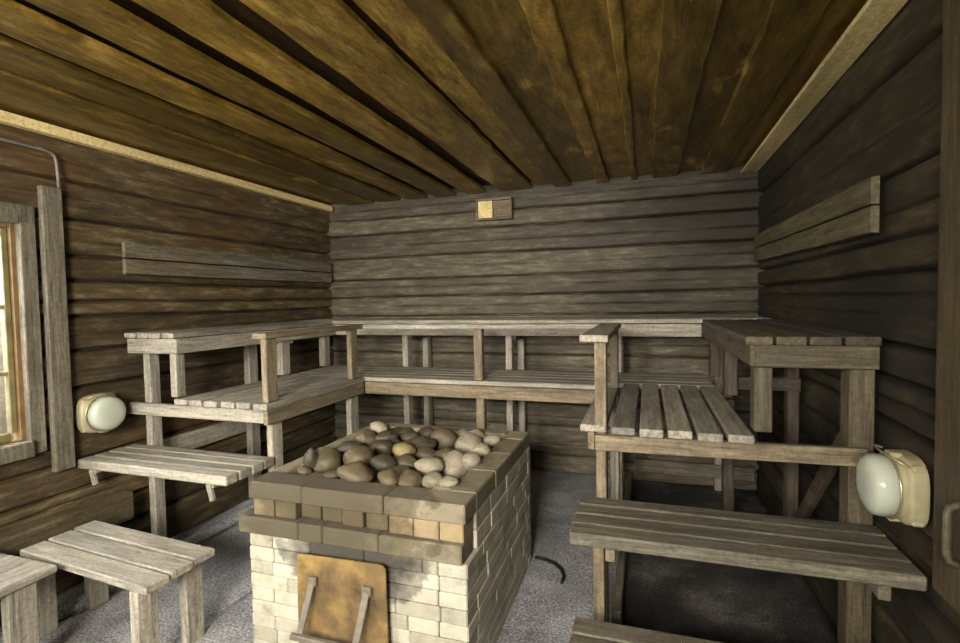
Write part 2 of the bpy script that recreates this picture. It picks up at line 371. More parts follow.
# ceiling: boards laid board on board, running towards the back wall
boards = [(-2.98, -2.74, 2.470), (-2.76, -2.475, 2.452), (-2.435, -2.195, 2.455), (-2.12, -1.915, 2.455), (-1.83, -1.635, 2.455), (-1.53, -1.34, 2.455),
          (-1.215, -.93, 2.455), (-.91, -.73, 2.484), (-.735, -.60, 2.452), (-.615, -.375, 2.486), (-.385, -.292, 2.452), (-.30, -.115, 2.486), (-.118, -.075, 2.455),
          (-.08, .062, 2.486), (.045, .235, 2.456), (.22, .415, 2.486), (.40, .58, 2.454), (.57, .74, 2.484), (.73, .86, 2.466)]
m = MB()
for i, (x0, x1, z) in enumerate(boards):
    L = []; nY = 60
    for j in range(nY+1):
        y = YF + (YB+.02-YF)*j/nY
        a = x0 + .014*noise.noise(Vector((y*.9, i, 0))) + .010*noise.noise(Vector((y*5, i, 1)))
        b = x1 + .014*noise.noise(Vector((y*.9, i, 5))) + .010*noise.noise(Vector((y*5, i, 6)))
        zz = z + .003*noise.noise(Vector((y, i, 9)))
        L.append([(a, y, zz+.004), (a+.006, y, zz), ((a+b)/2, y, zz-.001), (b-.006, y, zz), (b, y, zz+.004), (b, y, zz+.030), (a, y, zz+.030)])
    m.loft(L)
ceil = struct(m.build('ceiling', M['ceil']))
m = MB(); x = XL
while x < XR+.05:
    m.box(x, min(x+.15, XR+.1), YF, YB+.05, 2.522, 2.536, .003); x += .154
m.box(XL-.25, XR+.25, YF-.25, YB+.25, 2.54, 2.6, 0)
struct(m.build('ceiling', M['ceil_dark']))
m = MB(); m.box(XL+.012, XL+.062, YF+.1, YB-.03, 2.398, 2.45, .003); struct(m.build('trim_2', M['pale_batten']))
m = MB(); m.box(.680, .795, YF+.1, YB-.03, 2.428, 2.448, .003); struct(m.build('trim_3', M['pale_batten']))

# ---------------------------------------------------------------- window and what lies outside
m = MB()
m.box(XL-.02, XL+.02, 1.690, 1.762, .76, 2.02, .004); m.box(XL-.01, XL+.035, .60, .72, .75, 2.035, .004)
m.box(XL-.02, XL+.021, .60, 1.762, 1.925, 2.02, .004); m.box(XL-.01, XL+.05, .60, 1.69, .755, .835, .004)
struct(m.build('window_1', M['trimboard_z']))
m = MB(); 
for a, b, c, d in ((1.670, 1.70, .83, 1.93), (.72, .765, .83, 1.93), (.765, 1.67, 1.902, 1.93), (.765, 1.67, .83, .838)): m.box(XL-.08, XL-.021, a, b, c, d, .003)
fr = m.build('window_1', M['pane_frame']); struct(fr)
m = MB()
for a, b, c, d in ((1.640, 1.668, .88, 1.90), (.77, .81, .88, 1.90), (.81, 1.64, 1.86, 1.90), (.81, 1.64, .84, .88), (.81, 1.64, 1.17, 1.19), (.81, 1.64, 1.50, 1.52), (1.19, 1.22, .88, 1.86)): m.box(XL-.07, XL-.035, a, b, c, d, .003)
struct(m.build('window_1', M['sash']))
m = MB(); m.box(XL-.056, XL-.050, .80, 1.645, .87, 1.87, 0); struct(m.build('window_1', M['glass']))
m = MB(); m.box(-14, XL-.3, -6, 16, -.5, -.4, 0); g = m.build('ground', M['gravel']); struct(g)
t = thing('garden_tree', 'leafy green tree standing outside the left window', 'tree', (-8.2, 5.2, -.4))
m = MB(t.location); m.tube([(-8.2, 5.2, -.4), (-8.15, 5.2, .8), (-8.2, 5.25, 2.2)], .11, 9); m.build('trunk', M['bark'], t, True)
m = MB(t.location); rt_ = random.Random(2)
for k in range(900):
    d = Vector((rt_.gauss(0, 1), rt_.gauss(0, 1), rt_.gauss(0, .8))).normalized()*rt_.uniform(.5, 1)**.5
    c = Vector((-8.2, 5.2, 3.0)) + Vector((d.x*1.9, d.y*1.9, d.z*1.5))
    b = bmesh.new(); q = Matrix.Rotation(rt_.uniform(0, 6.28), 3, Vector((rt_.gauss(0, 1), rt_.gauss(0, 1), rt_.gauss(0, 1))).normalized())
    vs = [b.verts.new(q @ Vector(p) + c - t.location) for p in ((-.1, 0, 0), (0, -.05, .02), (.12, 0, 0), (0, .05, .02))]; b.faces.new(vs)
    me = bpy.data.meshes.new('t'); b.to_mesh(me); b.free(); m.bm.from_mesh(me); bpy.data.meshes.remove(me)
m.build('crown', M['leaf'], t)

# ---------------------------------------------------------------- boards fixed on the walls
def place_part(m, name, mat, parent, label=None):
    o = m.build(name, mat, parent)
    if label: o['label'] = label
    return o
t = thing('wall_post', 'upright grey plank fixed to the log wall beside the left window', 'post', (XL+.05, 1.84, .63))
m = MB(t.location); m.box(XL+.006, XL+.042, 1.782, 1.880, .640, 2.132, .004); m.build('plank', M['trimboard_z'], t)
t['group'] = 'upright planks bracing the log walls'
t = thing('wall_post', 'upright dark brown plank on the right log wall beside the caged lamp', 'post', (XR-.05, 1.70, .62), 'upright planks bracing the log walls')
m = MB(t.location)
bmv = [(.745, 1.800), (.792, 1.800), (.792, 1.60), (.745, 1.60)]
m.box(.760, .795, 1.50, 1.722, .668, 2.395, .004); m.build('plank', M['plankr'], t)
hd = MB(t.location); hd.tube([(.76, 1.585, .80), (.735, 1.585, .81), (.73, 1.585, .83), (.73, 1.585, .93), (.735, 1.585, .95), (.76, 1.585, .96)], .010, 8)
hd.build('pull_handle', M['olive_z'], t, True)
def backboard(name, label, x, y0, y1, zs, mat, s):
    t = thing(name, label, 'board', (x, (y0+y1)/2, zs[0][0]), 'double planks fixed high on the side walls')
    for (a, b, c, d) in zs:          # near z0,z1 ; far z0,z1
        m = MB(t.location); L = []
        for j in range(31):
            k = j/30; y = y0+(y1-y0)*k; zz0 = a+(c-a)*k; zz1 = b+(d-b)*k; w = .003*noise.noise(Vector((y*4, a, 0)))
            L.append([(x, y, zz0+w), (x+.026*s, y, zz0+.003+w), (x+.026*s, y, zz1-.003+w), (x, y, zz1+w)])
        m.loft(L); m.build('plank', mat, t)
backboard('wall_board', 'pair of pale worn planks mounted high on the left log wall', XL+.02, 2.205, 4.27, [(1.695, 1.787, 1.70, 1.796), (1.792, 1.885, 1.801, 1.90)], M['trimboard_y'], 1)
backboard('wall_board', 'pair of olive brown planks slanting high on the right log wall', XR-.02, 2.15, 4.2, [(1.715, 1.812, 1.75, 1.845), (1.816, 1.915, 1.85, 1.945)], M['rboard'], -1)
# conduit down to the left window post
m = MB(); m.tube([(XL+.03, .2, 2.318), (XL+.03, 1.2, 2.318), (XL+.03, 1.80, 2.318), (XL+.03, 1.84, 2.312), (XL+.03, 1.858, 2.30), (XL+.03, 1.866, 2.275), (XL+.034, 1.868, 2.2), (XL+.036, 1.868, 2.135)], .008, 8)
tag(m.build('conduit', M['cable_grey'], smooth=True), 'thin grey conduit bending down the wall to the plank by the window', 'cable')
# vent box on the back wall
t = thing('vent_box', 'small tan wooden vent box high on the back wall under the ceiling', 'vent', (-1.288, 4.27, 2.21))
m = MB(t.location)
for a in ((-1.451, -1.432, 2.212, 2.400), (-1.143, -1.124, 2.212, 2.400), (-1.432, -1.143, 2.381, 2.400), (-1.432, -1.143, 2.212, 2.231)): m.box(a[0]+.02, a[1]+.02, 4.262, 4.325, a[2]-.008, a[3]-.008, .002)
m.build('frame', M['warm_x'], t)
m = MB(t.location); m.box(-1.41, -1.28, 4.272, 4.287, 2.224, 2.372, .002); o = m.build('shutter', M['pale_batten'], t); o['label'] = 'pale sliding shutter'
m = MB(t.location); m.box(-1.278, -1.124, 4.290, 4.305, 2.224, 2.372, .002); m.build('back_panel', M['warm_x'], t)
m = MB(t.location); m.tube([(-1.218, 4.290, 2.30), (-1.218, 4.273, 2.30)], .011, 10); m.build('knob', M['brass'], t, True)

# ---------------------------------------------------------------- benches
J = lambda: rnd(.0015)
def slats_y(m, xs, y0, y1, z, th, gap=.008):
    for i, (a, b) in enumerate(xs): m.box(a, b, y0+rnd(.006), y1+rnd(.004), z-th+J(), z+J(), .0045)
def slats_x(m, ys, x0, x1, z, th):
    for a, b in ys: m.box(x0+rnd(.004), x1+rnd(.004), a, b, z-th+J(), z+J(), .0045)
def split(a, b, n, gap):
    w = (b-a-gap*(n-1))/n; return [(a+i*(w+gap), a+i*(w+gap)+w) for i in range(n)]
def leg(t, mat, x0, x1, y0, y1, z0, z1, name='leg', **k):
    m = MB(t.location); m.box(x0, x1, y0, y1, z0, z1, .004); return m.build(name, M[mat], t)
ZT, ZM, ZS = 1.347, .968, .668
# upper tier
t = thing('upper_bench', 'weathered grey upper sauna bench along the left log wall', 'bench', (-2.78, 2.9, 0), 'upper tier benches')
m = MB(t.location); slats_y(m, split(-2.955, -2.573, 4, .013), 2.19, 3.735, ZT, .032); m.build('slatted_seat', M['bench_y'], t)
m = MB(t.location); m.box(-2.575, -2.548, 2.212, 3.73, 1.226, 1.312, .003); m.build('front_beam', M['bench_y'], t)
m = MB(t.location); m.box(-2.93, -2.546, 2.186, 2.211, 1.226, 1.312, .003)
for xx in (-2.91, -2.57):
    for zz in (1.25, 1.29): m.tube([(xx, 2.188, zz), (xx, 2.183, zz)], .004, 6)
m.build('end_beam', M['bench_x'], t)
leg(t, 'bench_z', -2.885, -2.835, 2.246, 2.315, 0.004, 1.312); leg(t, 'bench_z', -2.635, -2.588, 2.213, 2.275, .97, 1.225)
leg(t, 'bench_z', -2.635, -2.58, 3.10, 3.19, .97, 1.312); leg(t, 'bench_z', -2.94, -2.885, 3.10, 3.19, .004, 1.312)
leg(t, 'bench_z', -2.635, -2.58, 3.62, 3.70, .97, 1.312)
m = MB(t.location); m.box(-2.94, -2.58, 3.192, 3.23, 1.2, 1.31, .003); m.build('joist', M['bench_x'], t)

t = thing('upper_bench', 'weathered upper sauna bench along the back log wall', 'bench', (-1.1, 4.0, 0), 'upper tier benches')
m = MB(t.location); slats_x(m, split(3.742, 4.285, 5, .008), -2.94, .775, ZT+.004, .032); m.build('slatted_seat', M['bench_x'], t)
m = MB(t.location); m.box(-2.93, .355, 3.752, 3.778, 1.226, 1.314, .003); m.build('front_beam', M['bench_x'], t)
for x in (-1.935, -1.045, -.225, .50):
    leg(t, 'bench_z', x, x+.05, 3.78, 3.86, 0.005, 1.31); leg(t, 'bench_z', x-.01, x+.045, 4.20, 4.28, 0.005, 1.31)
for x in (-1.885, -.995, .55):
    m = MB(t.location); m.box(x, x+.035, 3.79, 4.275, 1.19, 1.275, .003); m.build('joist', M['dark_y'], t)

t = thing('upper_bench', 'dark stained upper sauna bench along the right log wall', 'bench', (.58, 2.9, 0), 'upper tier benches')
m = MB(t.location)
for (a, b) in ((.357, .450), (.459, .560), (.569, .670), (.680, .790)): m.box(a, b, 2.135+rnd(.008), 3.735, ZT-.034+J(), ZT+J(), .008, seg=2)
m.build('slatted_seat', M['olive_y'], t)
m = MB(t.location); m.box(.366, .390, 2.16, 3.73, 1.230, 1.312, .003, rot=Matrix.Rotation(.012, 3, 'Z')); m.build('front_beam', M['olive_y'], t)
m = MB(t.location); m.box(.392, .788, 2.148, 2.174, 1.228, 1.312, .003); m.build('end_beam', M['olive_x'], t)
leg(t, 'olive_z', .394, .456, 2.176, 2.26, .972, 1.227); leg(t, 'olive_z', .705, .785, 2.176, 2.27, 0.005, 1.227)
leg(t, 'dark_z', .394, .456, 2.95, 3.04, .972, 1.31); leg(t, 'dark_z', .71, .765, 3.05, 3.13, .005, 1.31); leg(t, 'dark_z', .394, .456, 3.62, 3.70, .972, 1.31)
m = MB(t.location); m.box(.45, .77, 3.045, 3.085, .99, 1.06, .003); m.build('joist', M['dark_x'], t)
m = MB(t.location); m.beam((.74, 3.03, .25), (.74, 2.32, .93), .03, .07); m.build('brace', M['dark_y'], t)

# middle tier with its hand rails
t = thing('middle_bench', 'middle sauna bench with hand rail on the left side', 'bench', (-2.26, 2.7, 0), 'middle tier benches')
m = MB(t.location); slats_y(m, split(-2.575, -1.922, 6, .018), 2.175, 3.155, ZM, .034); m.build('slatted_seat', M['bench_y'], t)
m = MB(t.location); m.box(-2.94, -1.952, 2.183, 2.211, .862, .932, .003, rot=None)
for zz in (.885, .915): m.tube([(-1.985, 2.186, zz), (-1.985, 2.181, zz)], .004, 6)
m.build('end_beam', M['bench_x'], t)
m = MB(t.location); m.box(-1.950, -1.924, 2.183, 3.15, .853, .932, .003); m.build('side_beam', M['warm_y'], t)
leg(t, 'bench_z', -1.992, -1.952, 2.246, 2.33, 0.005, .932); leg(t, 'bench_z', -1.992, -1.952, 3.02, 3.12, .005, .932)
m = MB(t.location); m.box(-2.6, -2.007, 3.08, 3.115, .862, .932, .003); m.build('joist', M['bench_x'], t)
r = MB(t.location); r.box(-2.014, -1.922, 2.185, 3.155, 1.315, 1.345, .004); r = r.build('hand_rail', M['warm_y'], t)
leg(t, 'warm_z', -1.972, -1.934, 2.20, 2.285, .972, 1.313, 'rail_post'); leg(t, 'warm_z', -1.972, -1.934, 3.02, 3.10, .972, 1.313, 'rail_post')

t = thing('middle_bench', 'middle sauna bench running across the back of the room', 'bench', (-1.1, 3.45, 0), 'middle tier benches')
m = MB(t.location); sp = split(3.165, 3.735, 5, .010); slats_x(m, sp[:1], -2.57, -.285, ZM, .032); slats_x(m, sp[1:], -2.57, .385, ZM, .032); m.build('slatted_seat', M['bench_x'], t)
m = MB(t.location); m.box(-1.920, -.275, 3.158, 3.184, .850, .934, .003); m.build('front_beam', M['warm_x'], t)
leg(t, 'warm_z', -1.093, -1.035, 3.19, 3.25, .005, .934)
for x in (-1.92, -1.03, -.3): 
    m = MB(t.location); m.box(x+.06, x+.095, 3.20, 3.74, .86, .934, .003); m.build('joist', M['dark_y'], t)
m = MB(t.location); m.box(-1.918, -.276, 3.148, 3.240, 1.315, 1.345, .004); m.build('hand_rail', M['bench_x'], t)
leg(t, 'warm_z', -1.093, -1.035, 3.16, 3.22, .971, 1.313, 'rail_post')

t = thing('middle_bench', 'middle sauna bench with hand rail on the right side', 'bench', (.1, 2.7, 0), 'middle tier benches')
m = MB(t.location)
m.box(-.272, -.165, 2.150, 3.15, ZM-.03, ZM, .005)
for i, (a, b) in enumerate(split(-.140, .388, 5, .017)): m.box(a, b, 2.130+rnd(.012), 3.268, ZM-.033+J(), ZM+J(), .007, seg=2)
m.build('slatted_seat', M['bench_y'], t)
m = MB(t.location); m.box(-.209, .755, 2.142, 2.172, .868, .934, .003, rot=Matrix.Rotation(-.012, 3, 'Y')); m.build('end_beam', M['warm_x'], t)
m = MB(t.location); m.box(-.240, -.212, 2.156, 3.15, .862, .936, .003); m.build('side_beam', M['warm_y'], t)
leg(t, 'warm_z', -.209, -.166, 2.174, 2.262, .005, .932); leg(t, 'bench_z', -.209, -.16, 3.05, 3.13, .005, .93)
leg(t, 'dark_z', .40, .455, 3.05, 3.13, .005, .93)
m = MB(t.location); m.box(-.271, -.153, 2.145, 3.24, 1.318, 1.348, .004); m.build('hand_rail', M['bench_y'], t)
leg(t, 'warm_z', -.211, -.163, 2.160, 2.235, .936, 1.316, 'rail_post'); leg(t, 'warm_z', -.211, -.163, 3.06, 3.14, .97, 1.316, 'rail_post')

# steps
def step(label, x0, x1, y0, y1, z, th, n, mat, legs, cleats, grp, skew=0):
    t = thing('step_bench', label, 'bench', ((x0+x1)/2, (y0+y1)/2, 0), grp)
    m = MB(t.location); sp = split(y0, y1, n, .012)
    for i, (a, b) in enumerate(sp): m.box(x0+rnd(.003), x1+rnd(.003), a, b, z-th+J(), z+J(), .005)
    m.build('slatted_seat', M[mat], t)
    for L in legs: leg(t, 'bench_z' if 'bench' in mat else 'warm_z', *L)
    for c in cleats:
        m = MB(t.location); m.beam(c[0], c[1], c[2], c[3], .003); m.build('cross_bearer', M['bench_y' if 'bench' in mat else 'warm_y'], t)
    return t
step('grey slatted lower step bench against the left wall under the lamp', -2.972, -1.938, 1.905, 2.240, ZS, .048, 4, 'bench_x',
     [], [((-2.88, 1.93, .606), (-2.88, 2.21, .606), .03, .026), ((-2.06, 1.93, .606), (-2.06, 2.21, .606), .03, .026), ((-2.895, 1.930, .615), (-2.87, 1.930, .530), .02, .028), ((-2.075, 1.930, .615), (-2.05, 1.930, .530), .02, .028)], 'step benches below the middle tier')
step('dark brown slatted step bench on the right in front of the middle tier', -.268, .782, 1.783, 2.138, ZS, .046, 4, 'step_x',
     [(-.209, -.166, 2.03, 2.10, .005, .62)], [((.70, 1.85, .582), (.70, 2.13, .582), .035, .078), ((-.13, 1.85, .582), (-.13, 2.13, .582), .035, .078)], 'step benches below the middle tier')
t = step('low dark bench at the bottom edge of the photo in front of the right step', -.25, .72, 1.40, 1.805, .35, .045, 4, 'step_x',
     [(-.2, -.15, 1.46, 1.53, .005, .30), (.62, .67, 1.46, 1.53, .005, .30), (-.2, -.15, 1.68, 1.75, .005, .30), (.62, .67, 1.68, 1.75, .005, .30)], [], None)
t.name = 'low_bench'

# stool and bench at the left edge
t = thing('low_stool', 'low grey stool of three planks left of the brick stove', 'stool', (-2.25, 1.6, 0))
t.rotation_euler.z = 0
m = MB(t.location)
for a, b in split(1.428, 1.752, 3, .014):
    m.box(-2.675, -1.83, a, b, .388+J(), .42+J(), .004, rot=Matrix.Rotation(-.075, 3, 'Z'))
m.build('seat', M['bench_x'], t)
for (x, y, w) in ((-1.91, 1.445, .05), (-1.93, 1.68, .05), (-2.64, 1.52, .05), (-2.64, 1.755, .05)):
    m = MB(t.location); m.box(x-.022, x+.022, y-.045, y+.045, .003, .386, .004); m.build('leg', M['bench_z'], t)
for x in (-1.955, -2.595):
    m = MB(t.location); m.box(x-.014, x+.014, 1.46, 1.72, .33, .386, .003); m.build('cross_bearer', M['bench_y'], t)
t = thing('side_bench', 'slatted bench end at the left edge of the photo below the window', 'bench', (-2.6, 1.0, 0))
m = MB(t.location)
for a, b in split(-2.9, -2.30, 4, .010): m.box(a, b, .15, 1.383, .418+J(), .45+J(), .005)
m.build('slatted_seat', M['bench_y'], t)
for (x, y) in ((-2.345, 1.27), (-2.86, 1.27), (-2.345, .25), (-2.86, .25)):
    m = MB(t.location); m.box(x-.022, x+.022, y-.05, y+.05, .003, .416, .004); m.build('leg', M['bench_z'], t)
m = MB(t.location); m.box(-2.83, -2.37, 1.285, 1.31, .37, .416, .003); m.build('cross_bearer', M['bench_x'], t)
# timbers low on the left wall
m = MB(); m.box(XL+.03, XL+.14, .2, 2.12, .27, .43, .012, seg=2)
tag(m.build('sill_timber', M['sill']), 'squared brown timber lying along the left wall behind the stool', 'timber')
m = MB(); m.box(XL+.012, XL+.035, 2.34, 4.10, .52, .645, .006)
tag(m.build('ledge_board', M['bench_y']), 'grey ledge board on the left wall under the middle bench', 'board')
# kerb and base board on the right
m = MB(); m.box(-.155, -.115, 2.28, 4.19, .0, .10, .006)
tag(m.build('kerb_board', M['trimboard_y']), 'long narrow board on the floor below the right middle bench', 'board')
m = MB(); m.box(-.10, .76, 4.17, 4.195, .11, .215, .006)
tag(m.build('base_board', M['trimboard_x']), 'pale knotty board low on the back wall under the right benches', 'board')

# ---------------------------------------------------------------- brick stove
SX0, SX1, SY0, SY1, SZ = -1.603, -.630, 1.700, 2.765, .757
scx, scy = (SX0+SX1)/2, (SY0+SY1)/2
st = thing('brick_stove', 'square cream brick sauna stove with an open top full of stones', 'stove', (scx, scy, 0))
m = MB(st.location); ch = .0590; ri = random.Random(4)
def brickrow(m, z0, z1, a, b, fixed, axis, lens, outward, depth=.115, j=.003):
    p = a; k = 0
    while p < b-.005:
        q = min(p+lens[k % len(lens)], b)
        if b-q < .03: q = b
        o = ri.uniform(-.0025, .0025)
        g = .0012
        if axis == 'x': y0, y1 = sorted((fixed+o, fixed+depth*outward)); m.box(p+g, q-g, y0, y1, z0+.0008, z1-.0008, .005)
        else: x0, x1 = sorted((fixed+o, fixed+depth*outward)); m.box(x0, x1, p+g, q-g, z0+.0008, z1-.0008, .005)
        p = q; k += 1
for r in range(9):
    z0, z1 = .004+r*ch*.995, .004+(r+1)*ch*.995
    off = [[.25, .25, .25, .25], [.125, .25, .25, .25, .1], [.19, .25, .25]][r % 3]
    e = .117
    if r % 2: brickrow(m, z0, z1, SX0-.015, SX1, SY0, 'x', off, 1); brickrow(m, z0, z1, SX0, SX1, SY1, 'x', off, -1); brickrow(m, z0, z1, SY0+e, SY1-e, SX1, 'y', off, -1); brickrow(m, z0, z1, SY0+e, SY1-e, SX0-.015, 'y', off, 1)
    else: brickrow(m, z0, z1, SX0+e-.015, SX1-e, SY0, 'x', off, 1); brickrow(m, z0, z1, SX0+e, SX1-e, SY1, 'x', off, -1); brickrow(m, z0, z1, SY0, SY1, SX1, 'y', off, -1); brickrow(m, z0, z1, SY0, SY1, SX0-.015, 'y', off, 1)
# side and back courses above the ledge level
for (z0, z1) in ((.534, .608), (.608, .680)):
    brickrow(m, z0, z1, SY0+.12, SY1, SX1, 'y', [.19, .25, .25], -1); brickrow(m, z0, z1, SY0+.12, SY1, SX0, 'y', [.25], 1, depth=.075); brickrow(m, z0, z1, SX0+.077, SX1-.117, SY1, 'x', [.25], -1, depth=.08)
m.build('brick_body', M['brick'], st)
m = MB(st.location); brickrow(m, .534, .608, -1.660, SX1-.012, 1.682, 'x', [.305, .115, .255, .4], 1, depth=.135)
m.build('ledge_course', M['brick_rim'], st)
m = MB(st.location)
dz0, dz1 = .609, .681; xs = [SX0+.012+i*(SX1-SX0-.012)/9 for i in range(10)]
for i in range(9):
    rec = (.0, .004, .035, .03, .012, .016, .004, .0, .0)[i]; g = .004 if i in (0, 1, 6, 7) else .012
    m.box(xs[i], xs[i+1]-g, SY0+.004+rec, SY0+.118, dz0, dz1-.001, .004)
m.build('header_course', M['brick_dent'], st)
m = MB(st.location)
brickrow(m, .682, SZ, SX0, SX1, SY0-.006, 'x', [.262, .375, .4], 1, depth=.128)
brickrow(m, .682, SZ, SY0+.123, SY1, SX1, 'y', [.26, .26, .26], -1, depth=.118); brickrow(m, .682, SZ, SY0+.123, SY1, SX0, 'y', [.32], 1, depth=.075)
brickrow(m, .682, SZ, SX0+.077, SX1-.12, SY1, 'x', [.26], -1, depth=.08)
m.build('top_rim', M['brick_rim'], st)
m = MB(st.location); m.box(SX0+.118, SX1-.118, SY0+.15, SY1-.118, .30, .54, 0); m.box(SX0+.077, SX1-.118, SY0+.15, SY1-.082, .54, .64, 0); m.build('stone_bed', M['brick_core'], st)
# fire door plate leaning on the front
dp = []
m = MB(st.location)
pts = [(-1.342, .10), (-.936, .10), (-.940, .492), (-.950, .505), (-.968, .509), (-1.328, .500), (-1.339, .492)]
m.loft([[(x, 1.655, z) for x, z in pts], [(x, 1.661, z) for x, z in pts]]); plate = m.build('fire_door', M['rust'], st); plate['label'] = 'rusty ochre metal plate'
hm = MB(st.location)
for x in (-1.285, -1.04):
    x += .025
    hm.beam((x, 1.650, .405), (x, 1.636, .405), .034, .04, .002, up=(1, 0, 0))
    hm.beam((x, 1.640, .40), (x-.012, 1.575, .235), .028, .010, .002, up=(0, 1, 0))
hm.beam((-1.31, 1.568, .222), (-.99, 1.568, .222), .022, .022, .004)
hm.build('handle', M['iron'], plate)

# stones, one object each
def stone_mesh(k):
    bm = bmesh.new(); bmesh.ops.create_icosphere(bm, subdivisions=4, radius=1)
    for v in bm.verts:
        p = v.co.normalized(); n1 = noise.noise(p*.9+Vector((k*7.3, 0, 0))); n2 = noise.noise(p*2.1+Vector((0, k*3.1, 0)))
        v.co = p*(1+.20*n1+.07*n2)
        for dv, h in (((.6, .5, .62), .80), ((-.7, .2, .68), .84)):   # worn flat facets
            d = Vector(dv).normalized(); s = v.co.dot(d)
            if s > h and k % 2: v.co -= d*(s-h)*.7
    me = bpy.data.meshes.new('stone'); bm.to_mesh(me); bm.free()
    for p in me.polygons: p.use_smooth = True
    return me
SM = [stone_mesh(k) for k in range(9)]
mats = {'d': M['stone_dark'], 'b': M['stone_brown'], 'l': M['stone_light'], 'y': M['stone_yellow']}
tone = {'d': 'dark brown', 'b': 'brown', 'l': 'pale grey', 'y': 'ochre'}
